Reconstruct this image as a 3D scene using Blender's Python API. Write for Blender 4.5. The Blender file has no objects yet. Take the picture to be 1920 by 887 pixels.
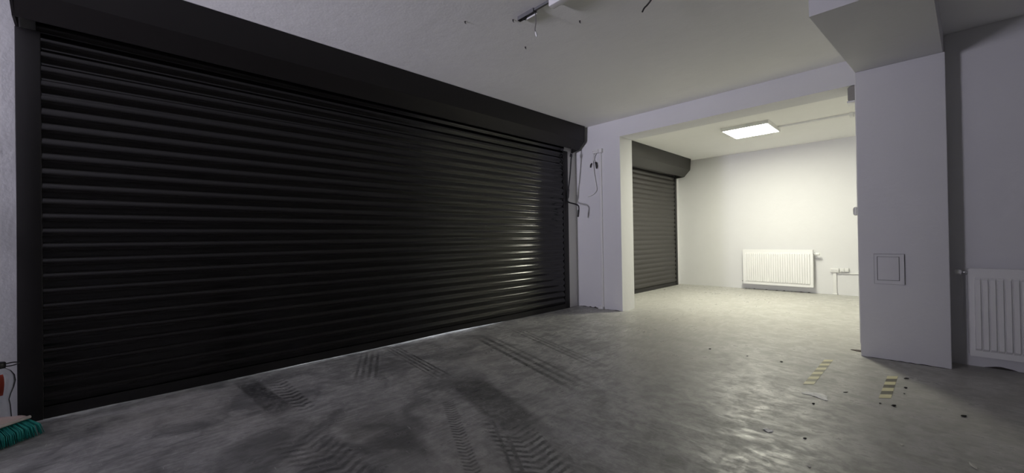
import bpy, bmesh, math, random
from mathutils import Vector, Matrix
random.seed(7)
S = 0.88                      # plan units -> metres
sc = bpy.context.scene
col = sc.collection

# ------------------------------------------------------------------ mesh builder
class MB:
    def __init__(self): self.bm = bmesh.new()
    def _mi(self, faces, mi, smooth):
        for f in faces: f.material_index = mi; f.smooth = smooth
    def box(self, x0, x1, y0, y1, z0, z1, bev=0, mi=0, seg=2):
        b = bmesh.new()
        bmesh.ops.create_cube(b, size=1)
        for v in b.verts:
            v.co = Vector(((x0+x1)/2+v.co.x*(x1-x0), (y0+y1)/2+v.co.y*(y1-y0), (z0+z1)/2+v.co.z*(z1-z0)))
        if bev: bmesh.ops.bevel(b, geom=b.edges[:], offset=bev, segments=seg, affect='EDGES', profile=.6)
        self._merge(b, mi, bool(bev)); return self
    def _merge(self, b, mi=0, smooth=False):
        vm = {v: self.bm.verts.new(v.co) for v in b.verts}
        for f in b.faces:
            try:
                g = self.bm.faces.new([vm[v] for v in f.verts]); g.material_index = mi; g.smooth = smooth
            except ValueError: pass
        b.free()
    def prism(self, pts, axis, a, b_, mi=0, smooth=False):
        """closed 2D outline pts extruded along axis (0,1,2) from a to b_"""
        def mk(p, w):
            if axis == 0: return Vector((w, p[0], p[1]))
            if axis == 1: return Vector((p[0], w, p[1]))
            return Vector((p[0], p[1], w))
        A = [self.bm.verts.new(mk(p, a)) for p in pts]; B = [self.bm.verts.new(mk(p, b_)) for p in pts]
        n = len(pts); fs = []
        for i in range(n):
            fs.append(self.bm.faces.new((A[i], A[(i+1) % n], B[(i+1) % n], B[i])))
        fs.append(self.bm.faces.new(A[::-1])); fs.append(self.bm.faces.new(B))
        self._mi(fs, mi, False)
        if smooth:
            for f in fs[:-2]: f.smooth = True
        return self
    def tube(self, path, r, seg=10, mi=0, caps=True):
        path = [Vector(p) for p in path]; n = len(path)
        rs = r if isinstance(r, (list, tuple)) else [r]*n
        rings = []; up = None
        for i, p in enumerate(path):
            t = (path[min(i+1, n-1)]-path[max(i-1, 0)]).normalized()
            if up is None:
                up = Vector((0, 0, 1)) if abs(t.z) < .9 else Vector((1, 0, 0))
            u = t.cross(up).normalized(); w = u.cross(t).normalized(); up = w
            rings.append([self.bm.verts.new(p+(u*math.cos(a)+w*math.sin(a))*rs[i]) for a in [2*math.pi*k/seg for k in range(seg)]])
        for i in range(n-1):
            for k in range(seg):
                f = self.bm.faces.new((rings[i][k], rings[i][(k+1) % seg], rings[i+1][(k+1) % seg], rings[i+1][k])); f.smooth = True; f.material_index = mi
        if caps:
            f = self.bm.faces.new(rings[0][::-1]); f.material_index = mi
            f = self.bm.faces.new(rings[-1]); f.material_index = mi
        return self
    def lathe(self, prof, c, seg=32, mi=0):
        rings = []
        for (r, z) in prof:
            if r < 1e-6: rings.append([self.bm.verts.new((c[0], c[1], c[2]+z))])
            else: rings.append([self.bm.verts.new((c[0]+r*math.cos(2*math.pi*k/seg), c[1]+r*math.sin(2*math.pi*k/seg), c[2]+z)) for k in range(seg)])
        for a, b in zip(rings, rings[1:]):
            for k in range(seg):
                k2 = (k+1) % seg
                if len(a) == 1 and len(b) == 1: continue
                if len(a) == 1: f = self.bm.faces.new((a[0], b[k2], b[k]))
                elif len(b) == 1: f = self.bm.faces.new((a[k], a[k2], b[0]))
                else: f = self.bm.faces.new((a[k], a[k2], b[k2], b[k]))
                f.smooth = True; f.material_index = mi
        return self
    def xf(self, M):
        bmesh.ops.transform(self.bm, matrix=M, verts=self.bm.verts[:]); return self
    def build(self, name, mats, parent=None, base=None, smooth_angle=None):
        bm = self.bm
        bmesh.ops.recalc_face_normals(bm, faces=bm.faces[:])
        for v in bm.verts: v.co *= S
        if parent is not None: base = Vector(WB[parent.name])
        elif base is None:
            xs = [v.co for v in bm.verts]
            lo = Vector([min(c[i] for c in xs) for i in range(3)]); hi = Vector([max(c[i] for c in xs) for i in range(3)])
            base = Vector(((lo.x+hi.x)/2, (lo.y+hi.y)/2, lo.z))
        else: base = Vector(base)*S
        for v in bm.verts: v.co -= base
        me = bpy.data.meshes.new(name); bm.to_mesh(me); bm.free()
        if not isinstance(mats, (list, tuple)): mats = [mats]
        for m in mats: me.materials.append(m)
        o = bpy.data.objects.new(name, me); col.objects.link(o)
        WB[o.name] = base.copy()
        if parent is not None: o.parent = parent
        else: o.location = base
        return o
WB = {}
def thing(name, label, cat, base, group=None):
    o = bpy.data.objects.new(name, None); col.objects.link(o)
    o.empty_display_size = .05
    o.location = Vector(base)*S; WB[o.name] = Vector(base)*S
    return tag(o, label, cat, group)
def tag(o, label, cat, group=None):
    o['label'] = label; o['category'] = cat
    if group: o['group'] = group
    return o
def struct(o): o['kind'] = 'structure'; return o
def plabel(o, l): o['label'] = l; return o
def smooth_path(pts, n=8):
    """Catmull-Rom through pts"""
    P = [Vector(p) for p in pts]; P = [P[0]*2-P[1]]+P+[P[-1]*2-P[-2]]; out = []
    for i in range(1, len(P)-2):
        a, b, c, d = P[i-1:i+3]
        for k in range(n):
            t = k/n
            out.append(.5*((2*b)+(c-a)*t+(2*a-5*b+4*c-d)*t*t+(3*b-a-3*c+d)*t**3))
    out.append(P[-2]); return out

# ------------------------------------------------------------------ materials
class NT:
    def __init__(self, name):
        self.m = bpy.data.materials.new(name); self.m.use_nodes = True
        self.t = self.m.node_tree; self.b = self.t.nodes['Principled BSDF']
    def n(self, typ, **kw):
        nd = self.t.nodes.new(typ)
        for k, v in kw.items(): setattr(nd, k, v)
        return nd
    def lk(self, a, b): self.t.links.new(a, b)
    def put(self, sock, v):
        if hasattr(v, 'is_output'): self.lk(v, sock)
        else: sock.default_value = v
    def math(self, op, a, b=None, c=None, clamp=False):
        nd = self.n('ShaderNodeMath', operation=op, use_clamp=clamp)
        self.put(nd.inputs[0], a)
        if b is not None: self.put(nd.inputs[1], b)
        if c is not None: self.put(nd.inputs[2], c)
        return nd.outputs[0]
    def sstep(self, v, a, b, lo=0., hi=1.):
        nd = self.n('ShaderNodeMapRange', interpolation_type='SMOOTHSTEP')
        self.put(nd.inputs[0], v); nd.inputs[1].default_value = a; nd.inputs[2].default_value = b
        nd.inputs[3].default_value = lo; nd.inputs[4].default_value = hi
        return nd.outputs[0]
    def noise(self, vec, scale, detail=4, rough=.55, dist=0):
        nd = self.n('ShaderNodeTexNoise'); nd.inputs['Scale'].default_value = scale
        nd.inputs['Detail'].default_value = detail; nd.inputs['Roughness'].default_value = rough
        nd.inputs['Distortion'].default_value = dist
        if vec is not None: self.lk(vec, nd.inputs['Vector'])
        return nd.outputs['Fac']
    def mixc(self, f, a, b, typ='MIX'):
        nd = self.n('ShaderNodeMix', data_type='RGBA', blend_type=typ)
        self.put(nd.inputs[0], f)
        for i, v in ((6, a), (7, b)):
            if hasattr(v, 'is_output'): self.lk(v, nd.inputs[i])
            else: nd.inputs[i].default_value = (*v, 1)
        return nd.outputs[2]
    def pos(self, scale=(1, 1, 1), rot=0):
        g = self.n('ShaderNodeNewGeometry'); mp = self.n('ShaderNodeMapping')
        self.lk(g.outputs['Position'], mp.inputs[0])
        mp.inputs['Scale'].default_value = scale; mp.inputs['Rotation'].default_value = (0, 0, rot)
        return mp.outputs[0]
    def bump(self, h, strength=.2, dist=.01):
        nd = self.n('ShaderNodeBump'); nd.inputs['Strength'].default_value = strength; nd.inputs['Distance'].default_value = dist
        self.lk(h, nd.inputs['Height']); self.lk(nd.outputs[0], self.b.inputs['Normal'])
    def set(self, **kw):
        for k, v in kw.items():
            s = self.b.inputs[k.replace('_', ' ')]
            if isinstance(v, tuple) and len(v) == 3: v = (*v, 1)
            self.put(s, v)
        return self
def plain(name, c, rough=.5, metal=0., var=.06, scale=30, bump=0.0, spec=.5):
    t = NT(name); p = t.pos()
    f = t.noise(p, scale, 3)
    d = tuple(x*(1-var) for x in c); u = tuple(min(1, x*(1+var)) for x in c)
    t.set(Base_Color=t.mixc(f, d, u), Roughness=rough, Metallic=metal)
    t.b.inputs['Specular IOR Level'].default_value = spec
    if bump: t.bump(f, bump, .003)
    return t.m
def plaster(name, c, var=.03):
    t = NT(name); p = t.pos()
    big = t.noise(p, 1.1, 5, .6); fine = t.noise(p, 60, 4, .6); mid = t.noise(p, 7, 4)
    f = t.math('ADD', t.math('MULTIPLY', big, .6), t.math('MULTIPLY', mid, .4))
    d = tuple(x*(1-var*1.6) for x in c); u = tuple(min(1, x*(1+var)) for x in c)
    t.set(Base_Color=t.mixc(f, d, u), Roughness=.85)
    t.b.inputs['Specular IOR Level'].default_value = .25
    h = t.math('ADD', t.math('MULTIPLY', fine, .25), t.math('ADD', mid, t.math('MULTIPLY', big, 2.)))
    t.bump(h, .25, .012)
    return t.m
M = {}
M['wall'] = plaster('wall_plaster', (.71, .71, .72))
M['ceil'] = plaster('ceiling_plaster', (.86, .86, .845))
M['shutter'] = plain('shutter_enamel', (.0042, .0036, .0034), .17, 0, .1, 14, spec=.5)
M['slat2'] = plain('lit_shutter_enamel', (.034, .031, .028), .34, 0, .1, 14)  # same enamel as the wide shutter, colour lightened as if lamp-lit
M['box2'] = plain('lit_shutter_box_enamel', (.026, .024, .0215), .42, 0, .1, 10)  # far box enamel, lamp light lifted into its colour too
M['guide'] = plain('guide_enamel', (.017, .016, .0165), .42, 0, .1, 14, spec=.3)
M['boxm'] = plain('shutter_box_enamel', (.0135, .012, .0118), .42, 0, .1, 10, spec=.3)
M['rubber'] = plain('black_rubber', (.012, .012, .012), .7)
M['blackpl'] = plain('black_plastic', (.014, .013, .014), .45)
M['steel'] = plain('dark_steel', (.012, .011, .013), .45)
M['white'] = plain('white_enamel', (.8, .8, .79), .3, 0, .02)
M['whitepl'] = plain('white_plastic', (.74, .74, .73), .42, 0, .03)
M['greypl'] = plain('grey_plastic', (.42, .42, .41), .45, 0, .05)
M['shadedpl'] = plain('shaded_grey_plastic', (.25, .24, .225), .5, 0, .1)  # alarm box housing, its backlit shade put into the colour
M['crack'] = plain('crumbled_gap', (.05, .045, .04), .9, 0, .3)
M['slot'] = plain('dark_slot', (.05, .05, .05), .7)
M['chrome'] = plain('brushed_chrome', (.7, .7, .7), .25, 1., .04)
M['greymetal'] = plain('grey_zinc_metal', (.2, .2, .21), .45, .5, .1)
M['cablegrey'] = plain('grey_cable', (.16, .15, .15), .5)
M['pink'] = plain('faded_pink_plastic', (.55, .43, .42), .5, 0, .1, 25)
M['teal'] = plain('teal_bristle', (.02, .33, .31), .5, 0, .35, 60)
M['red'] = plain('red_orange_label', (.42, .06, .03), .5, 0, .12)
M['paper'] = plain('white_paper', (.93, .93, .915), .6, 0, .01, 60)
M['gap'] = plain('shadow_gap', (.28, .28, .28), .8)
M['fleck'] = plain('dull_paint_fleck', (.5, .49, .47), .7, 0, .2, 60)
M['stone'] = plain('black_grit', (.012, .011, .01), .8, 0, .3)
M['brown'] = plain('brown_wood_sliver', (.06, .038, .03), .7, 0, .3)
M['tapey'] = plain('pale_yellow_tape', (.64, .60, .37), .5, 0, .08, 25)
M['taped'] = plain('worn_dark_tape', (.10, .09, .06), .5, 0, .5, 18)
M['tapew'] = plain('scuffed_olive_tape', (.20, .185, .11), .5, 0, .5, 18)
M['ground'] = plain('outdoor_paving', (.6, .6, .6), .9, 0, .1, 6)
# clear plastic
t = NT('clear_plastic'); t.set(Base_Color=(.96, .97, .97), Roughness=.04, IOR=1.3)
t.b.inputs['Transmission Weight'].default_value = 1.0
M['clear'] = t.m
# lamp diffuser
t = NT('lit_lamp_diffuser'); t.set(Base_Color=(.9, .9, .85))
t.b.inputs['Emission Color'].default_value = (1.0, .985, .815, 1); t.b.inputs['Emission Strength'].default_value = 82
M['diff'] = t.m

# concrete floor with tyre marks
t = NT('trowelled_concrete')
P0 = t.pos((1/S, 1/S, 1/S))
sep = t.n('ShaderNodeSeparateXYZ'); t.lk(P0, sep.inputs[0]); X, Y = sep.outputs[0], sep.outputs[1]
big = t.noise(P0, .9, 5, .6, .4); mid = t.noise(P0, 3.6, 6, .62, .9); mid2 = t.noise(P0, 11, 5, .6, .6); fine = t.noise(P0, 42, 5, .65); grit = t.noise(P0, 150, 3, .6)
# trowel and drag streaks: along the shutter on the left, across towards the right
sA = t.noise(t.pos((5.5/S, 1.0/S, 1/S), .12), 4.5, 6, .68, .7)
sB = t.noise(t.pos((1.0/S, 4.5/S, 1/S), .22), 4.5, 6, .68, .7)
wr_ = t.sstep(t.math('ADD', X, t.math('MULTIPLY', mid, .8)), -1.6, -.6)
strk = t.math('ADD', t.math('MULTIPLY', sA, t.math('SUBTRACT', 1.0, wr_)), t.math('MULTIPLY', sB, wr_))
c1 = t.sstep(mid, .36, .64); c2 = t.sstep(mid2, .36, .64)
c3 = t.math('ADD', t.math('MULTIPLY', t.sstep(strk, .40, .62), t.math('SUBTRACT', 1., t.math('MULTIPLY', wr_, .5))), t.math('MULTIPLY', wr_, t.math('MULTIPLY', c2, .5)))
c4 = t.sstep(fine, .36, .66)
v = t.math('ADD', t.math('MULTIPLY', c1, .30), t.math('MULTIPLY', c2, .22))
v = t.math('ADD', v, t.math('MULTIPLY', c3, .32)); v = t.math('ADD', v, t.math('MULTIPLY', c4, .16))
lit_end = t.sstep(t.math('ADD', t.math('MULTIPLY', X, .5), Y), 2.0, 4.8)          # paler towards the opening: lamp light painted into the floor colour
dk = t.mixc(lit_end, (.155, .154, .153), (.36, .355, .33)); lt = t.mixc(lit_end, (.43, .425, .42), (.53, .52, .485))
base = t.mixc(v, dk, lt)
warm = t.sstep(t.noise(P0, .7, 3, .5), .45, .7)
base = t.mixc(t.math('MULTIPLY', warm, .25), base, (.36, .34, .30))
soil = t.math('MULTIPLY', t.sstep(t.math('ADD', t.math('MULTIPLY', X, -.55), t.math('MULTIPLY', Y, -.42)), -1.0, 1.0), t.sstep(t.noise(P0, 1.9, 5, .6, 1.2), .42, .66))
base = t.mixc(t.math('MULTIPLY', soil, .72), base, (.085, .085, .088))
def track(p0, p1, w, kind, k, dark):
    dx, dy = p1[0]-p0[0], p1[1]-p0[1]; L = math.hypot(dx, dy); dx /= L; dy /= L
    rx = t.math('SUBTRACT', X, p0[0]); ry = t.math('SUBTRACT', Y, p0[1])
    s = t.math('ADD', t.math('MULTIPLY', rx, dx), t.math('MULTIPLY', ry, dy))
    u = t.math('ADD', t.math('MULTIPLY', rx, -dy), t.math('MULTIPLY', ry, dx))
    m = t.sstep(t.math('ABSOLUTE', u), w*.36, w*.55, 1, 0)
    m = t.math('MULTIPLY', m, t.sstep(s, 0, L*.25)); m = t.math('MULTIPLY', m, t.sstep(s, L*.72, L, 1, 0))
    if kind == 'lines': pat = t.math('SINE', t.math('MULTIPLY', u, k))
    elif kind == 'lugs':
        sh = t.math('MULTIPLY', t.math('ABSOLUTE', u), k*.55)
        pat = t.math('SINE', t.math('ADD', t.math('MULTIPLY', s, k), t.math('ADD', sh, t.math('MULTIPLY', mid2, 5.))))
    else: pat = None
    if pat is not None: m = t.math('MULTIPLY', m, t.sstep(pat, -.8, .9))
    m = t.math('MULTIPLY', m, t.sstep(mid, .28, .48)); m = t.math('MULTIPLY', m, t.sstep(t.math('ADD', t.math('MULTIPLY', fine, .5), t.math('MULTIPLY', mid2, .5)), .36, .56, .2, 1))
    return t.math('MULTIPLY', m, dark)
TR = [((-3.95, 1.98), (-2.55, 1.82), .17, 'lines', 150, .75),
      ((-3.9, 1.78), (-3.0, 1.32), .22, 'lines', 120, .6),
      ((-2.45, 1.66), (-1.2, 1.02), .085, 'lugs', 190, .62),
      ((-2.2, 1.86), (-1.0, 1.12), .10, 'lines', 130, .6),
      ((-1.95, 1.72), (-.85, 1.22), .30, 'lugs', 120, .72),
      ((-2.7, 1.95), (-1.4, 1.6), .30, 'smear', 0, .6),
      ((-3.75, 2.95), (-1.55, 2.33), .26, 'lines', 70, .7),
      ((-3.75, 3.48), (-1.75, 2.83), .18, 'lines', 110, .55),
      ((-3.95, .66), (-2.75, .74), .16, 'smear', 0, .75),
      ((-3.75, .85), (-2.7, .85), .14, 'lugs', 90, .7),
      ((-2.6, .66), (-1.6, .80), .30, 'lugs', 100, .5),
      ((-2.6, 1.1), (-1.6, .95), .35, 'smear', 0, .4)]
acc = None
for a in TR:
    m = track(*a); acc = m if acc is None else t.math('MAXIMUM', acc, m)
base = t.mixc(t.math('MULTIPLY', acc, 1.15, clamp=True), base, (.03, .03, .031))
# pale scratches and paint flecks
Psc = t.pos((2.0/S, 14/S, 1/S), -.35)
scr = t.sstep(t.noise(Psc, 5, 3, .5), .68, .76)
base = t.mixc(t.math('MULTIPLY', scr, .45), base, (.62, .61, .58))
spk = t.sstep(grit, .70, .78)
base = t.mixc(t.math('MULTIPLY', spk, .25), base, (.6, .59, .56))
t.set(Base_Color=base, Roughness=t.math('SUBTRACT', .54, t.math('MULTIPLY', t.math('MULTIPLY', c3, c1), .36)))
t.b.inputs['Specular IOR Level'].default_value = .5
hh = t.math('ADD', t.math('MULTIPLY', strk, .75), t.math('ADD', t.math('MULTIPLY', mid2, .35), t.math('MULTIPLY', fine, .25)))
t.bump(hh, .32, .010)
M['floor'] = t.m

# ------------------------------------------------------------------ the setting
H, Hi, WL = 2.858, 2.818, -3.935
Y1, Y2, YB = 5.28, 5.63, 9.225
PX, RX = -3.115, -.457                     # edges of the opening
RXI = 1.2                                  # hidden right side of the far room
XR, YR = 3.4, -4.4                        # right and rear of the front room
WX0, WX1, WZ0, WZ1 = -3.82, -3.12, .95, 2.1      # window opening in the rear wall, behind the camera
f = MB()
# floor as a grid so that it stays one flat slab
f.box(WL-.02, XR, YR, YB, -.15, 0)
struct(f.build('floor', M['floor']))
MB().box(-16, WL-.02, -9, 16, -.16, -.012).build('ground', M['ground'])['kind'] = 'structure'

g = MB()
g.box(WL-.25, XR+.2, YR-.2, Y2, H, H+.2)
g.box(.04, XR, 3.31, 5.0, 2.772, H)
struct(g.build('ceiling', M['ceil']))
struct(MB().box(WL-.25, RXI+.2, Y2, YB+.2, Hi, H+.2).build('ceiling_rear', M['ceil']))
w = MB()                                   # left wall with two shutter openings
w.box(WL-.25, WL, YR, -.42, -.15, H); w.box(WL-.25, WL, 4.96, Y1, -.15, H)
w.box(WL-.25, WL, -.42, 4.96, 2.40, H)
w.box(WL-.25, WL, Y1, 6.48, -.15, Hi); w.box(WL-.25, WL, 8.96, YB, -.15, Hi); w.box(WL-.25, WL, 6.48, 8.96, 2.36, Hi)
struct(w.build('wall_left', M['wall']))
w = MB()                                   # wall with the wide opening
w.box(WL, PX, Y1, Y2, 0, H); w.box(PX, RX, Y1, Y2, 2.60, H); w.box(RX, XR, Y1, Y2, 0, H)
struct(w.build('wall_front', M['wall']))
struct(MB().box(.0, XR, 5.0, Y1, 0, H).build('wall_front_right', M['wall']))
struct(MB().box(WL-.25, RXI+.2, YB, YB+.2, -.15, Hi).build('wall_back', M['wall']))
struct(MB().box(RXI, RXI+.2, Y2, YB, 0, Hi).build('wall_inner_right', M['wall']))
struct(MB().box(XR, XR+.2, YR, Y2, 0, H).build('wall_right', M['wall']))
w = MB()                                   # rear wall with an unglazed daylight opening, behind the camera
w.box(WL-.25, WX0, YR-.2, YR, -.15, H); w.box(WX1, XR+.2, YR-.2, YR, -.15, H); w.box(WX0, WX1, YR-.2, YR, WZ1, H); w.box(WX0, WX1, YR-.2, YR, -.15, WZ0)
struct(w.build('wall_rear', M['wall']))
w = MB()
for a in ((WX0, WX0+.04, WZ0, WZ1), (WX1-.04, WX1, WZ0, WZ1), (WX0+.04, WX1-.04, WZ0, WZ0+.04), (WX0+.04, WX1-.04, WZ1-.04, WZ1)):
    w.box(a[0], a[1], YR-.12, YR-.06, a[2], a[3])
struct(w.build('window_1', M['white']))
# column and the skewed beam above it
struct(MB().box(-.405, .145, 4.743, 5.0, 0, 2.556, .006).box(RX+.03, .0, 5.0, Y1, 0, 2.556).build('column', M['wall']))
struct(MB().prism([(-.51, 3.30), (.052, 3.30), (.145, 4.99), (-.33, 5.27), (-.405, 4.743)], 2, 2.557, H).build('beam', M['wall']))

# ragged dark gaps where plaster stops short of the floor
def ragged(name, x0, x1, y, hmin, hmax, seed, axis='x'):
    rnd = random.Random(seed); n = max(6, int((x1-x0)/.03)); m = MB(); pts = [(x0, .0005)]
    for i in range(n+1):
        e = min(1, i/2, (n-i)/2)
        pts.append((x0+(x1-x0)*i/n, .001+e*(hmin+(hmax-hmin)*rnd.random()**2)))
    pts.append((x1, .0005))
    m.prism(pts, 1, y-.0025, y-.0002)
    return struct(m.build(name, M['crack']))
ragged('trim_1', -3.90, -3.50, Y1, .004, .022, 3)
ragged('trim_2', -3.42, PX-.02, Y1, .002, .010, 4)
ragged('trim_3', .33, .50, 5.0, .006, .02, 5)
ragged('trim_4', -.36, .13, 4.743, .001, .008, 6)
ragged('trim_5', -2.6, -1.45, YB, .002, .014, 8)

# ------------------------------------------------------------------ roller shutters
def shutter(lab, y0, y1, gw, box_prof, by0, by1, ztop, gap, curtain_x, pitch, ms, mb):
    r = thing('roller_shutter', lab, 'shutter', (curtain_x, (y0+y1)/2, 0), 'roller shutters in the left wall')
    # box
    b0, b1, b2, b3, b4 = box_prof
    slot = [(WL+.001, b0[1]+.13), (b1[0]-.010, b0[1]+.13), (b1[0]-.010, b1[1])]     # open underside where the slats roll in
    o = MB().prism(slot+[b1, b2, b3, b4], 1, by0+.012, by1-.012).build('shutter_box', mb, r)
    big = [(x+(.003 if x > -3.8 else 0), z) for x, z in box_prof]
    for q in (by0, by1-.0119): MB().prism(big, 1, q, q+.0119).build('end_cap', mb, r)
    # guides
    for (a, b) in ((y0-gw, y0), (y1, y1+gw)):
        m = MB()
        m.box(WL+.001, WL+.040, a, b, .002, ztop, .004)
        m.build('guide_rail', M['guide'], r)
    # curtain of slats: one wavy sheet with thickness
    nz = 9; prof = []
    z = .075; 
    while z < ztop+.085:
        for k in range(nz):
            u = k/nz
            bulge = .0135*math.sin(math.pi*min(1, u/.86))**.8 if u < .86 else -.002
            prof.append((curtain_x+bulge, min(z+u*pitch, ztop+.12)))
        z += pitch
    back = [(curtain_x-.0185, prof[-1][1]), (curtain_x-.0185, prof[0][1])]
    m = MB(); out_ = prof+back; rings = []
    for yy in (y0-.02, y0-.015, y1+.015, y1+.02): rings.append([m.bm.verts.new((p[0], yy, p[1])) for p in out_])
    for a, b in zip(rings, rings[1:]):
        for k in range(len(out_)): m.bm.faces.new((a[k], a[(k+1) % len(out_)], b[(k+1) % len(out_)], b[k])).smooth = True
    m.bm.faces.new(rings[0]); m.bm.faces.new(rings[-1])
    for e in m.bm.edges:
        if len(e.link_faces) == 2 and (e.calc_face_angle(0) > .7 or any(len(q.verts) > 4 for q in e.link_faces)): e.smooth = False
    m.build('slat_curtain', ms, r)
    # bottom bar following the uneven floor
    m = MB(); n = 48; V = []
    for i in range(n+1):
        y = y0-.018+(y1-y0+.036)*i/n
        gz = gap(y)
        V.append([m.bm.verts.new((xx, y, zz)) for xx, zz in ((curtain_x-.016, gz), (curtain_x+.012, gz), (curtain_x+.012, .0745), (curtain_x-.016, .0745))])
    for a, b in zip(V, V[1:]):
        for k in range(4): m.bm.faces.new((a[k], a[(k+1) % 4], b[(k+1) % 4], b[k]))
    m.bm.faces.new(V[0]); m.bm.faces.new(V[-1])
    m.build('bottom_bar', M['guide'], r)
    return r
def gapA(y):
    g = .0015+.016*math.exp(-((y-2.75)/.75)**2)+.006*math.exp(-((y-1.2)/.7)**2)+.004*math.exp(-((y+.15)/.2)**2)
    return g
box1 = [(WL+.001, 2.47), (-3.81, 2.50), (-3.692, 2.62), (-3.682, 2.855), (WL+.001, 2.855)]
sh1 = shutter('wide dark brown roller shutter filling the long left wall of the front room', -.381, 4.925, .105, box1, -.485, 5.2, 2.47, gapA, -3.914, .096, M['shutter'], M['boxm'])
box2 = [(WL+.001, 2.41), (-3.718, 2.431), (-3.585, 2.57), (-3.565, 2.815), (WL+.001, 2.815)]
sh2 = shutter('smaller roller shutter in the brightly lit room beyond the opening', 6.52, 8.93, .10, box2, 6.4, 9.02, 2.41, lambda y: .001, -3.914, .096, M['slat2'], M['box2'])
# eyelet of the crank gear, under the box
m = MB(); ex, ey = -3.80, 5.0
m.tube([(ex, ey, 2.535), (ex, ey, 2.50), (ex, ey, 2.43)], .009)
m.tube([(ex+.018*math.sin(a), ey, 2.412-.018*math.cos(a)) for a in [i*2*math.pi/16 for i in range(17)]], .005, 8, caps=False)
m.build('crank_eyelet', M['steel'], sh1)

# crank handle hanging from the eyelet
cr = thing('crank_handle', 'black cranked winding rod hanging by its hook below the end of the wide shutter box', 'crank handle', (-3.7980, 5.00, 1.4232))
m = MB()
hook = [(ex-.016, ey, 2.37), (ex-.017, ey, 2.395), (ex-.006, ey, 2.405), (ex+.008, ey, 2.395), (ex+.006, ey, 2.37), (ex-.004, ey, 2.34)]
rod = smooth_path(hook+[(-3.8283, 5.00, 2.1101), (-3.8667, 5.00, 1.8677)], 6)
rod += smooth_path([(-3.8768, 5.00, 1.7465), (-3.8869, 5.00, 1.6960), (-3.8586, 5.00, 1.6606), (-3.7374, 5.00, 1.6253), (-3.6818, 5.00, 1.5949), (-3.6717, 5.00, 1.5444), (-3.6788, 5.00, 1.5040)], 5)
m.tube(rod, .011, 10)
m.build('rod', M['steel'], cr)
MB().tube([(-3.8646, 5.00, 1.8778), (-3.8667, 5.00, 1.8677), (-3.8778, 5.00, 1.7414), (-3.8788, 5.00, 1.7313)], [.010, .015, .015, .010], 12).build('grip', M['blackpl'], cr)
MB().tube([(-3.6758, 5.00, 1.5343), (-3.6778, 5.00, 1.5242), (-3.6909, 5.00, 1.4333), (-3.6919, 5.00, 1.4232)], [.010, .015, .015, .010], 12).build('grip', M['blackpl'], cr)

# ------------------------------------------------------------------ sockets, conduits
def socket(name, lab, cat, x0, x1, y, z0, z1, group=None, kind='socket'):
    """surface mounted box on a wall facing -y"""
    r = thing(name, lab, cat, ((x0+x1)/2, y, z0), group)
    MB().box(x0, x1, y-.045, y-.0005, z0, z1, .006).build('housing', M['whitepl'], r)
    cx, cz = (x0+x1)/2, (z0+z1)/2
    if kind == 'socket':
        n = 2 if (x1-x0) > .1 else 1
        for i in range(n):
            px = x0+(x1-x0)*(i+.5)/n; rr = min((x1-x0)/n, z1-z0)*.36
            a = MB()
            ring = [(px+rr*math.cos(k*math.pi/12), cz+rr*math.sin(k*math.pi/12)) for k in range(24)]
            inn = [(px+rr*.8*math.cos(k*math.pi/12), cz+rr*.8*math.sin(k*math.pi/12)) for k in range(24)]
            va = [a.bm.verts.new((p[0], y-.051, p[1])) for p in ring]; vb = [a.bm.verts.new((p[0], y-.0455, p[1])) for p in ring]
            vc = [a.bm.verts.new((p[0], y-.051, p[1])) for p in inn]; vd = [a.bm.verts.new((p[0], y-.0457, p[1])) for p in inn]
            for k in range(24):
                q = (k+1) % 24
                a.bm.faces.new((va[k], va[q], vb[q], vb[k])); a.bm.faces.new((va[k], va[q], vc[q], vc[k])); a.bm.faces.new((vc[k], vc[q], vd[q], vd[k]))
            a.bm.faces.new(vd)
            o = a.build('socket_face', M['whitepl'], r)
            h = MB()
            for s_ in (-1, 1): h.tube([(px+s_*rr*.35, y-.0475, cz), (px+s_*rr*.35, y-.0460, cz)], rr*.11, 8)
            h.build('pin_hole', M['slot'], o)
    elif kind == 'switch':
        MB().box(x0+.012, x1-.012, y-.053, y-.0455, z0+.012, z1-.012, .003).build('rocker', M['whitepl'], r)
    else:
        MB().box(x0+.008, x1-.008, y-.049, y-.0455, z0+.008, z1-.008, .002).build('cover', M['whitepl'], r)
    return r
GS = 'sockets on the pier'
socket('double_socket', 'small white double socket high on the pier, left of its junction box', 'socket', -3.572, -3.468, Y1, 2.41, 2.468, GS)
socket('junction_box', 'small white junction box high on the pier right of the double socket', 'junction box', -3.462, -3.405, Y1, 2.405, 2.47, GS, 'box')
cd = thing('wall_conduit', 'white vertical cable conduit running down the pier from the junction box to the floor', 'conduit', (-3.44, Y1, 0))
MB().box(-3.466, -3.428, Y1-.024, Y1-.0005, .012, 2.404, .004).build('trunking', M['whitepl'], cd)
MB().box(-3.505, -3.42, Y1-.06, Y1-.0005, .001, .045, .008).build('end_fitting', M['whitepl'], cd)
cb = thing('loose_cable', 'loose pale cable with dark plug dangling on the pier below the double socket', 'cable', (-3.55, Y1, 1.76))
pth = smooth_path([(-3.555, Y1-.03, 2.408), (-3.572, Y1-.03, 2.34), (-3.575, Y1-.025, 2.25), (-3.56, Y1-.02, 2.1), (-3.535, Y1-.018, 1.95), (-3.522, Y1-.018, 1.87), (-3.535, Y1-.018, 1.82), (-3.60, Y1-.018, 1.775), (-3.68, Y1-.018, 1.755)], 6)
MB().tube(pth, .0075, 8).build('cable', M['whitepl'], cb)
pth = smooth_path([(-3.52, Y1-.03, 2.408), (-3.548, Y1-.028, 2.37), (-3.555, Y1-.03, 2.31), (-3.53, Y1-.03, 2.27)], 6)
MB().tube(pth, .007, 8).build('cable', M['whitepl'], cb)
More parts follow.
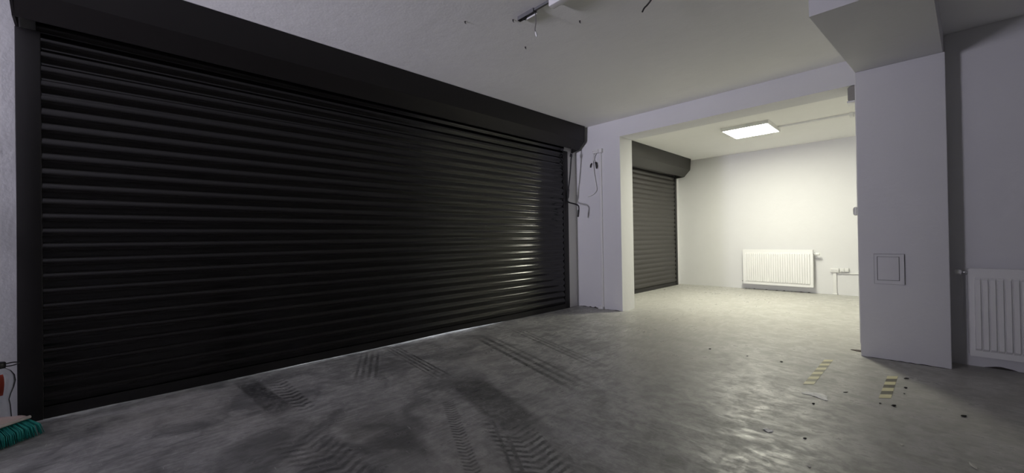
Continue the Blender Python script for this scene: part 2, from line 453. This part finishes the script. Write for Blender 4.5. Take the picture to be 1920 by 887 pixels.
plabel(MB().tube([(-3.530, Y1-.03, 2.275), (-3.517, Y1-.03, 2.26), (-3.508, Y1-.03, 2.20), (-3.512, Y1-.03, 2.17)], [.008, .016, .015, .006], 10).build('plug', M['blackpl'], cb), 'dark plug')
plabel(MB().tube([(-3.60, Y1-.02, 2.27), (-3.62, Y1-.02, 2.245), (-3.628, Y1-.02, 2.205)], [.008, .013, .008], 10).build('plug', M['blackpl'], cb), 'short dark plug')

GB = 'sockets on the far wall'
socket('double_socket', 'white double socket low on the far wall right of the far radiator', 'socket', -1.187, -1.062, YB, .405, .482, GB)
socket('single_socket', 'white single box beside the double socket, middle one of the far wall row', 'socket', -1.048, -.985, YB, .412, .482, GB, 'switch')
socket('junction_box', 'white square box at the right end of the far wall socket row', 'junction box', -.982, -.925, YB, .42, .488, GB, 'box')
cd = thing('wall_conduit', 'white conduit running sideways under the far wall sockets and down to the floor', 'conduit', (-1.12, YB, 0))
MB().box(-1.148, -1.098, YB-.026, YB-.0005, .03, .402, .004).build('vertical_trunking', M['whitepl'], cd)
MB().box(-1.092, RXI-.3, YB-.022, YB-.0005, .385, .404, .004).build('horizontal_trunking', M['whitepl'], cd)
MB().box(-1.16, -1.085, YB-.05, YB-.0005, .001, .03, .006).build('end_fitting', M['whitepl'], cd)

# ------------------------------------------------------------------ LED panel, ceiling conduit
lp = thing('ceiling_light_panel', 'glowing square light panel mounted under the ceiling of the far room', 'ceiling light', (-1.903, 7.23, 2.765))
a0, a1, b0, b1, pz = -2.232, -1.574, 6.87, 7.59, 2.765
m = MB()
for q in ((a0, a1, b0, b0+.02), (a0, a1, b1-.02, b1), (a0, a0+.02, b0+.02, b1-.02), (a1-.02, a1, b0+.02, b1-.02)): m.box(q[0], q[1], q[2], q[3], pz, Hi-.0005)
m.build('frame', M['white'], lp)
plabel(MB().box(a0+.02, a1-.02, b0+.02, b1-.02, pz+.004, pz+.02).build('diffuser', M['diff'], lp), 'glowing white diffuser')
cc = thing('ceiling_conduit', 'thin white cable conduit along the far ceiling from the glowing panel to the right', 'conduit', (-1.0, 7.5, Hi-.03))
MB().box(a1+.005, RXI-.01, 7.40, 7.44, Hi-.028, Hi-.0005, .003).build('trunking', M['whitepl'], cc)
MB().box(-.70, -.655, 7.375, 7.465, Hi-.06, Hi-.0005, .006).build('coupling', M['whitepl'], cc)

# ------------------------------------------------------------------ boxes on the right reveal of the opening
ab = thing('alarm_box', 'white plastic box fixed high in the right corner of the opening under the beam', 'alarm box', (-.48, Y1+.06, 2.44))
MB().prism([(RX-.0005, 2.455), (-.503, 2.448), (-.512, 2.46), (-.512, 2.575), (-.500, 2.592), (RX-.0005, 2.592)], 1, Y1+.004, Y1+.13).build('housing', M['shadedpl'], ab)
MB().box(-.518, RX-.001, Y1-.004, Y1+.135, 2.428, 2.4475, .003).build('lower_lid', M['white'], ab)
MB().tube([(-.515, Y1+.07, 2.53), (-.5125, Y1+.07, 2.53)], .014, 12).build('indicator', M['whitepl'], ab)
sw = thing('light_switch', 'small rounded white switch on the right edge of the opening at shoulder height', 'switch', (-.47, Y1+.05, 1.29))
MB().box(-.486, RX-.0005, Y1+.005, Y1+.10, 1.285, 1.37, .012, seg=3).build('housing', M['whitepl'], sw)
MB().box(-.492, -.4865, Y1+.02, Y1+.085, 1.30, 1.355, .002).build('rocker', M['white'], sw)

# ------------------------------------------------------------------ radiators
def radiator(lab, x0, x1, yw, z0, z1, flutes_pitch, valve_side, valve_z, drain_side):
    r = thing('panel_radiator', lab, 'radiator', ((x0+x1)/2, yw, z0), 'panel radiators')
    yf = yw-.135; yb = yw-.05
    # fluted front sheet
    n = int((x1-x0-.05)/flutes_pitch); off = (x1-x0-n*flutes_pitch)/2
    xs = [x0]
    for i in range(n):
        a = x0+off+i*flutes_pitch
        xs += [a+flutes_pitch*.04, a+flutes_pitch*.16, a+flutes_pitch*.84, a+flutes_pitch*.96]
    xs.append(x1)
    zs = [z0, z0+.045, z0+.065, z1-.075, z1-.055, z1]
    m = MB(); G = []
    for z in zs:
        row = []
        inside = z0+.05 < z < z1-.06
        for i, x in enumerate(xs):
            k = (i-1) % 4
            rec = .017 if (inside and 0 < i < len(xs)-1 and k in (1, 2)) else 0
            rec = -rec                                   # flutes stand proud towards the room
            row.append(m.bm.verts.new((x, yf+rec+.012, z)))
        G.append(row)
    for a, b in zip(G, G[1:]):
        for i in range(len(xs)-1): m.bm.faces.new((a[i], a[i+1], b[i+1], b[i]))
    B = [[m.bm.verts.new((x, yf+.03, z)) for x in (x0, x1)] for z in (z0, z1)]
    m.bm.faces.new((B[0][0], B[0][1], B[1][1], B[1][0]))
    m.bm.faces.new([B[0][0]]+[G[i][0] for i in range(len(zs))]+[B[1][0]])
    m.bm.faces.new([B[0][1]]+[G[i][-1] for i in range(len(zs))]+[B[1][1]])
    m.bm.faces.new(G[0]+[B[0][1], B[0][0]]); m.bm.faces.new(G[-1]+[B[1][1], B[1][0]])
    m.build('front_panel', M['white'], r)
    MB().box(x0+.01, x1-.01, yb-.012, yb, z0+.02, z1-.02).build('rear_panel', M['white'], r)
    # top grille with slots
    m = MB(); ns = max(4, int((x1-x0)/.045)); st = (x1-x0)/ns
    m.box(x0, x1, yf+.012, yf+.02, z1+.0005, z1+.014); m.box(x0, x1, yb-.008, yb, z1+.0005, z1+.014)
    for i in range(ns+1):
        xx = x0+i*st; m.box(max(x0, xx-.008), min(x1, xx+.008), yf+.02, yb-.008, z1+.006, z1+.013)
    m.build('top_grille', M['white'], r)
    for xx in (x0-.004, x1+.001):
        MB().box(xx, xx+.003, yf+.014, yb, z0+.01, z1+.014, .0012).build('side_cover', M['white'], r)
    for xx in (x0+.15, x1-.15):
        MB().box(xx-.02, xx+.02, yb+.0005, yw-.0005, z0+.08, z1-.08).build('wall_bracket', M['white'], r)
    s_ = -1 if valve_side == 'l' else 1
    xv = x0 if s_ < 0 else x1; yv = (yf+yb)/2
    v = MB().tube([(xv+s_*.004, yv, valve_z), (xv+s_*.035, yv, valve_z)], .012, 12).tube([(xv+s_*.032, yv+.012, valve_z), (xv+s_*.032, yw-.0005, valve_z)], .010, 12).build('valve', M['chrome'], r)
    k = MB()
    if s_ > 0:
        k.tube([(xv+.036, yv, valve_z), (xv+.042, yv, valve_z), (xv+.095, yv, valve_z), (xv+.10, yv, valve_z)], [.02, .026, .024, .018], 14)
    else:
        k.tube([(xv-.036, yv, valve_z), (xv-.04, yv, valve_z), (xv-.07, yv, valve_z), (xv-.074, yv, valve_z)], [.014, .019, .018, .012], 14)
    k.build('valve_knob', M['white'], v)
    if drain_side:
        sd = -1 if drain_side == 'l' else 1; xd = x0 if sd < 0 else x1
        d = MB().tube([(xd+sd*.004, yv, z0+.05), (xd+sd*.03, yv, z0+.05)], .012, 12).tube([(xd+sd*.024, yv+.01, z0+.05), (xd+sd*.024, yw-.0005, z0+.05)], .009, 10)
        d.build('drain_valve', M['chrome'], r)
    return r
radiator('white ribbed panel radiator on the far wall under the bright room light', -2.585, -1.425, YB, .115, .80, .0385, 'r', .735, 'l')
radiator('white ribbed panel radiator in the dim corner right of the column, cut by the frame', .25, 1.65, 5.0, .105, .79, .0385, 'l', .772, None)

# ------------------------------------------------------------------ access panel on the column
ap = thing('access_panel', 'small white square access hatch low on the front of the column', 'hatch', (-.21, 4.743, .66))
yf = 4.743
MB().box(-.3065, -.1115, yf-.003, yf-.0005, .6565, .9205).build('shade_plate', M['gap'], ap)  # grey plate painting the shade in the door gap and around the frame
m = MB()
for q in ((-.303, -.115, .66, .690), (-.303, -.115, .897, .917), (-.303, -.285, .69, .897), (-.143, -.115, .69, .897)): m.box(q[0], q[1], yf-.019, yf-.0031, q[2], q[3])
m.build('frame', M['wall'], ap)
MB().box(-.2815, -.1475, yf-.014, yf-.0031, .6935, .8935, .0015).build('door', M['wall'], ap)

# ------------------------------------------------------------------ broken ceiling batten and loose wire
bl = thing('batten_light', 'stripped ceiling batten light with exposed end and dangling wire over the front room', 'ceiling light', (-1.8, 2.22, H-.06))
MB().box(-2.045, -1.885, 2.252, 2.270, H-.014, H-.0005).box(-2.045, -1.885, 2.246, 2.252, H-.019, H-.0005).build('mounting_rail', M['greymetal'], bl)
m = MB(); zb = 2.828
m.box(-2.205, -2.038, 2.236, 2.241, zb, H-.0005); m.box(-2.205, -2.038, 2.241, 2.276, H-.012, H-.0005); m.box(-2.043, -2.038, 2.241, 2.276, zb+.004, H-.012)
m.build('end_housing', M['greymetal'], bl)
plabel(MB().box(-2.175, -2.038, 2.2765, 2.285, zb-.003, H-.0005, .002).build('rim', M['white'], bl), 'white edge strip')
MB().box(-2.212, -2.14, 2.242, 2.275, zb+.001, H-.013, .006).tube([(-2.16, 2.258, zb+.003), (-2.16, 2.258, zb-.006)], .010, 10).build('lamp_holder', M['blackpl'], bl)
plabel(MB().box(-1.884, -.75, 2.236, 2.292, 2.80, H-.0005, .005).build('white_body', M['white'], bl), 'white housing')
wp = smooth_path([(-2.045, 2.270, 2.835), (-2.06, 2.29, 2.775), (-2.065, 2.285, 2.72), (-2.045, 2.27, 2.685)], 6)
wr = MB().tube(wp, .0035, 6).build('wire', M['cablegrey'], bl)
plabel(MB().tube([(-2.048, 2.27, 2.69), (-2.044, 2.27, 2.68), (-2.035, 2.27, 2.652), (-2.033, 2.27, 2.645)], [.004, .008, .008, .004], 8).build('connector', M['white'], wr), 'white connector')
lw = MB().tube(smooth_path([(-1.41, 2.735, 2.752), (-1.385, 2.72, 2.765), (-1.352, 2.70, 2.765), (-1.315, 2.69, 2.785), (-1.29, 2.68, 2.80), (-1.25, 2.66, 2.81), (-1.2, 2.6, 2.835), (-1.18, 2.58, H-.001)], 6), .006, 8).build('loose_wire', M['blackpl'])
tag(lw, 'short black wire end sticking out of the ceiling near the beam', 'wire')
for (x, y, l) in ((-2.538, 1.973, 'tiny dark hook stub in the ceiling left of the batten light'), (-2.261, 2.242, 'tiny dark hook stub in the ceiling by the tip of the batten light'),
                  (-1.907, 2.651, 'tiny dark hook stub in the ceiling right of the batten light'), (-2.509, 2.641, 'tiny dark hook stub in the ceiling below the batten light')):
    o = MB().tube([(x, y, H-.0005), (x, y, H-.014), (x+.006, y+.004, H-.02)], [.007, .004, .003], 8).build('ceiling_hook', M['slot'])
    tag(o, l, 'hook', 'hook stubs in the ceiling')

# ------------------------------------------------------------------ hazard tapes
def tape(lab, pc0, pc1, w, ny, mats, start, roundend=False):
    """stripes slanted at 45 degrees across a strip from pc0 to pc1"""
    p0, p1 = Vector((*pc0, 0)), Vector((*pc1, 0)); d = (p1-p0); L = d.length; d.normalize(); nrm = Vector((d.y, -d.x, 0))
    sl = w*.9; m = MB(); n = 2*ny-1; step = (L-sl)/n
    def quad(s0, s1, mi, zt):
        vs = []
        for (s, c) in ((s0, -1), (s1, -1), (s1+sl, 1), (s0+sl, 1)):
            vs.append(p0+d*s+nrm*(c*w/2))
        a = [m.bm.verts.new((v.x, v.y, .0008)) for v in vs]; b = [m.bm.verts.new((v.x, v.y, zt)) for v in vs]
        for k in range(4): m.bm.faces.new((a[k], a[(k+1) % 4], b[(k+1) % 4], b[k])).material_index = mi
        m.bm.faces.new(b).material_index = mi; m.bm.faces.new(a[::-1]).material_index = mi
    for i in range(n): quad(i*step, (i+1)*step, i % 2, .0022 if i % 2 == 0 else .0016)
    return tag(m.build('hazard_tape', mats), lab, 'floor tape', 'striped tapes on the floor')
tape('left strip of yellow striped floor tape, longer one pointing at the opening', (-.603, 3.565), (-.590, 4.43), .056, 6, [M['tapey'], M['tapew']], 0)
tape('right strip of yellow and dark striped floor tape, shorter one nearer the column', (-.195, 3.60), (-.179, 4.245), .056, 4, [M['tapey'], M['taped']], 0)

# ------------------------------------------------------------------ litter
def blob(name, lab, cat, x, y, sx, sy, h, mat, ang=0, group=None, seed=0):
    rnd = random.Random(seed); b = bmesh.new(); bmesh.ops.create_icosphere(b, subdivisions=2, radius=1)
    for v in b.verts:
        k = 1+rnd.uniform(-.28, .28); v.co = Vector((v.co.x*sx*k, v.co.y*sy*k, max(-.85, v.co.z)*h*.5*k))
    mn = min(v.co.z for v in b.verts)
    for v in b.verts: v.co.z -= mn-.0006
    m = MB(); m._merge(b, 0, False); m.xf(Matrix.Translation((x, y, 0)) @ Matrix.Rotation(ang, 4, 'Z'))
    return tag(m.build(name, mat), lab, cat, group)
GC = 'dark grit on the floor'
for i, (x, y, sx, sy, h, l) in enumerate((
        (-.103, 4.209, .014, .035, .012, 'black grit chip beside the top end of the right tape strip'),
        (-.103, 3.958, .013, .022, .010, 'black grit chip right of the middle of the right tape strip'),
        (-.106, 3.81, .008, .014, .006, 'tiny dark grit chip right of the lower part of the right tape strip'),
        (-.146, 3.496, .014, .030, .012, 'black grit chip just below the right tape strip'),
        (-.21, 3.49, .008, .016, .006, 'tiny brown grit chip below the left corner of the right tape strip'),
        (.152, 3.578, .020, .028, .010, 'black flat grit chip alone on the floor at the right below the radiator'),
        (-.511, 3.19, .010, .016, .010, 'dark grit chip just below the white crumpled scrap'),
        (-.39, 3.58, .010, .03, .004, 'faint dark grit smear between the two tape strips'),
        (-.46, 2.62, .010, .020, .006, 'dark grit chip on the bare floor right of the white torn fleck'),
        (-.87, 4.062, .018, .022, .010, 'dark grit chip on the floor left of the left tape strip'),
        (-1.457, 4.063, .020, .022, .010, 'dark grit chip on the pale floor in front of the opening'),
        (-1.13, 4.05, .012, .016, .006, 'small dark grit chip between two others left of the left tape strip'))):
    blob('grit_chip', l, 'grit', x, y, sx*.5, sy*.52, h*.8, M['stone'], -.7, GC, 10+i)
GF = 'pale flecks on the floor'
for i, (x, y, sx, sy, l) in enumerate(((-.093, 2.885, .012, .018, 'pale fleck on the dark floor below the right tape strip'),
        (.147, 2.85, .012, .045, 'pale drawn-out fleck on the floor at the lower right'),
        (-.393, 2.317, .012, .014, 'pale fleck on the floor near the bottom edge of the view'))):
    blob('paint_fleck', l, 'fleck', x, y, sx*.7, sy*.7, .003, M['fleck'], .3, GF, 40+i)
def crumple(name, lab, cat, pts, mat, seed):
    """thin creased scrap: sheet through pts (x, y, z, halfwidth)"""
    rnd = random.Random(seed); m = MB(); K = 5; top = []; bot = []
    for i, (x, y, z, hw) in enumerate(pts):
        px, py = pts[min(i+1, len(pts)-1)][:2]; qx, qy = pts[max(i-1, 0)][:2]
        t_ = Vector((px-qx, py-qy, 0)).normalized(); n_ = Vector((-t_.y, t_.x, 0)); r = []; b = []
        for k in range(K):
            c = Vector((x, y, 0))+n_*hw*(k/(K-1)*2-1)*rnd.uniform(.8, 1.15); hz = .0022+z*rnd.uniform(.2, 1)*(1-abs(k/(K-1)*2-1)*.6)
            r.append(m.bm.verts.new((c.x, c.y, hz))); b.append(m.bm.verts.new((c.x, c.y, max(.0007, hz-.0014))))
        top.append(r); bot.append(b)
    for G in (top, bot):
        for a, c in zip(G, G[1:]):
            for k in range(K-1): m.bm.faces.new((a[k], a[k+1], c[k+1], c[k]))
    for k in range(K-1):
        m.bm.faces.new((top[0][k], top[0][k+1], bot[0][k+1], bot[0][k])); m.bm.faces.new((top[-1][k], top[-1][k+1], bot[-1][k+1], bot[-1][k]))
    for i in range(len(top)-1):
        for k in (0, K-1): m.bm.faces.new((top[i][k], top[i+1][k], bot[i+1][k], bot[i][k]))
    return tag(m.build(name, mat), lab, cat)
crumple('paper_scrap', 'white crumpled strip of paper below the left tape strip', 'scrap',
        [(-.600, 3.35, .003, .008), (-.580, 3.37, .005, .020), (-.560, 3.385, .006, .032), (-.540, 3.39, .008, .040), (-.520, 3.385, .010, .046), (-.500, 3.37, .009, .040), (-.480, 3.345, .006, .026), (-.462, 3.315, .004, .010)], M['paper'], 3)
crumple('plastic_fleck', 'small bright torn white fleck on the shiny floor patch in front', 'scrap',
        [(-.64, 2.575, .006, .012), (-.630, 2.588, .010, .022), (-.618, 2.58, .008, .020), (-.604, 2.59, .008, .010)], M['paper'], 5)
o = MB().prism([(-.495, 4.925), (-.45, 4.895), (-.412, 4.895), (-.412, 4.955), (-.455, 4.95)], 2, .0008, .006).build('wood_sliver', M['brown'])
tag(o, 'dark brown flat sliver on the floor at the left foot of the column', 'sliver')

# ------------------------------------------------------------------ broom, leaning towards the left wall
A = Vector((-3.605, -.410, 0)); dr = Vector((.65, -.76, 0)); nr = Vector((-.76, -.65, 0))   # along the head, and across it to the wall
LH, WH = .42, .085
br = thing('broom', 'broom with faded pink head and teal bristles standing beside the wide shutter at the left', 'broom', (A.x+.2*dr.x, A.y+.2*dr.y, 0))
def bp(s, c, z): v = A+dr*s+nr*c; return Vector((v.x, v.y, z))
m = MB()
# hood rising from both ends to the socket in the middle
N = 16; rows = []
for i in range(N+1):
    s = LH*i/N; k = 1-abs(2*i/N-1); top = .128+.075*k**1.15
    rows.append([m.bm.verts.new(bp(s, c, z)) for c, z in ((0, .108), (0, .122), (WH*.30, .122+(top-.122)*.75), (WH*.5, top), (WH*.70, .122+(top-.122)*.75), (WH, .122), (WH, .108))])
for a, b in zip(rows, rows[1:]):
    for k in range(7): f_ = m.bm.faces.new((a[k], a[(k+1) % 7], b[(k+1) % 7], b[k])); f_.smooth = k in (1, 2, 3, 4)
m.bm.faces.new(rows[0]); m.bm.faces.new(rows[-1])
m.build('head', M['pink'], br)
m = MB()
m.tube([bp(-.006, -.004, .118), bp(LH+.006, -.004, .118)], .0085, 10)
m.build('head_rim', plain('pale_rim_plastic', (.58, .53, .51), .45), br)
hc = bp(LH/2, WH*.5, .19); ht = Vector((-3.90, -1.35, 1.42)); hd = (ht-hc).normalized()
MB().tube([hc, hc+hd*.09], [.021, .017], 14).build('socket', M['pink'], br)
MB().tube([hc+hd*.03, ht], .0125, 12).build('handle', plain('blue_grey_handle', (.3, .32, .34), .4), br)
m = MB(); rb = random.Random(11)
for i in range(58):
    for j in range(6):
        s = LH*(i+.5)/58; c = WH*(.06+.88*j/5)
        fs = (s/LH-.5)*2; fc = (c/WH-.5)*2
        for q in range(3):
            ss, c2 = s+rb.uniform(-.004, .004), c+rb.uniform(-.005, .005)
            tip_s = ss+fs*abs(fs)*.045+rb.uniform(-.008, .008); tip_c = c2+fc*.045+rb.uniform(-.008, .008)
            p0 = bp(ss, c2, .1075); p2 = bp(tip_s, tip_c, .003+rb.uniform(0, .008)); p1 = (p0+p2)*.5+dr*(fs*.012)+nr*(fc*.012)+Vector((0, 0, .006))
            m.tube([p0, p1, p2], [.0022, .0026, .0012], 4)
o = m.build('bristles', M['teal'], br); o['kind'] = 'stuff'; o['label'] = 'teal plastic bristles'

# ------------------------------------------------------------------ clear container against the wall
cx, cy = -3.775, -.545
ct = thing('clear_container', 'clear bulging plastic container with black lid and red label behind the broom', 'container', (cx, cy, 0))
outer = [(0, .03), (.058, .03), (.060, .06), (.054, .10), (.052, .14), (.050, .17), (.046, .20), (.052, .23), (.064, .27), (.070, .305), (.066, .34), (.052, .368), (.034, .385), (.030, .39)]
inner = [(max(0, r-.0035), z+(.004 if i < 2 else 0)) for i, (r, z) in enumerate(outer)][::-1]
MB().lathe(outer+inner, (cx, cy, 0), 40).build('body', M['clear'], ct)
MB().lathe([(0, .0005), (.068, .0005), (.07, .008), (.07, .022), (.064, .0295), (0, .0295)], (cx, cy, 0), 32).build('base', M['blackpl'], ct)
ld = MB().lathe([(0, .3905), (.033, .3905), (.034, .395), (.034, .418), (.030, .424), (0, .424)], (cx, cy, 0), 28).build('lid', M['blackpl'], ct)
lp_ = smooth_path([(cx+.005, cy+.03, .412), (cx-.008, cy+.055, .413), (cx-.014, cy+.075, .409), (cx-.013, cy+.082, .404), (cx-.008, cy+.074, .400), (cx, cy+.055, .396), (cx+.012, cy+.031, .399)], 5)
MB().tube(lp_, .0035, 8).build('loop', M['blackpl'], ld)
m = MB(); arc = [(math.radians(a)) for a in range(-120, 31, 6)]
lv = []
for z, r in ((.24, .0575), (.27, .0665), (.305, .0722), (.34, .0685), (.362, .0592)):
    lv.append([m.bm.verts.new((cx+r*math.cos(a), cy+r*math.sin(a), z+.0)) for a in arc])
for a, b in zip(lv, lv[1:]):
    for k in range(len(arc)-1): m.bm.faces.new((a[k], a[k+1], b[k+1], b[k])).smooth = True
ex_ = bmesh.ops.solidify(m.bm, geom=m.bm.faces[:], thickness=.0012)
plabel(m.build('sticker', M['red'], ct), 'red orange label')

# ------------------------------------------------------------------ light
wd = bpy.data.worlds.new('World'); sc.world = wd; wd.use_nodes = True
bg = wd.node_tree.nodes['Background']; bg.inputs[0].default_value = (.9, .93, 1, 1); bg.inputs[1].default_value = 1.7
L = bpy.data.lights.new('window_daylight', 'AREA'); L.shape = 'RECTANGLE'; L.size = (WX1-WX0-.09)*S; L.size_y = (WZ1-WZ0-.09)*S
L.energy = 42; L.color = (.91, .87, 1.05); L.spread = math.radians(78)
lo = bpy.data.objects.new('window_daylight', L); col.objects.link(lo)
lo.location = Vector(((WX0+WX1)/2, YR-.2, (WZ0+WZ1)/2))*S
lo.rotation_euler = Vector((0, -1, -math.tan(math.radians(13)))).to_track_quat('Z', 'Y').to_euler()

# ------------------------------------------------------------------ camera
F = 747.27; yaw, pt, rl = .80084, .006387, -.015715
fw = Vector((-math.sin(yaw)*math.cos(pt), math.cos(yaw)*math.cos(pt), math.sin(pt)))
rt = Vector((math.cos(yaw), math.sin(yaw), 0)); up = rt.cross(fw)
r2 = rt*math.cos(rl)+up*math.sin(rl); u2 = up*math.cos(rl)-rt*math.sin(rl)
cam = bpy.data.cameras.new('camera'); cam.sensor_width = 36; cam.sensor_fit = 'HORIZONTAL'; cam.lens = F/1920*36; cam.clip_start = .05
co = bpy.data.objects.new('camera', cam); col.objects.link(co)
R = Matrix((r2, u2, -fw)).transposed()
co.matrix_world = Matrix.Translation((0, 0, 1.1*S)) @ R.to_4x4()
sc.camera = co
vs = sc.view_settings
vs.view_transform = 'Standard'; vs.look = 'None'; vs.gamma = 1; vs.exposure = 0; vs.use_curve_mapping = False
sc.cycles.max_bounces = 12; sc.cycles.diffuse_bounces = 8
sc.cycles.use_denoising = True
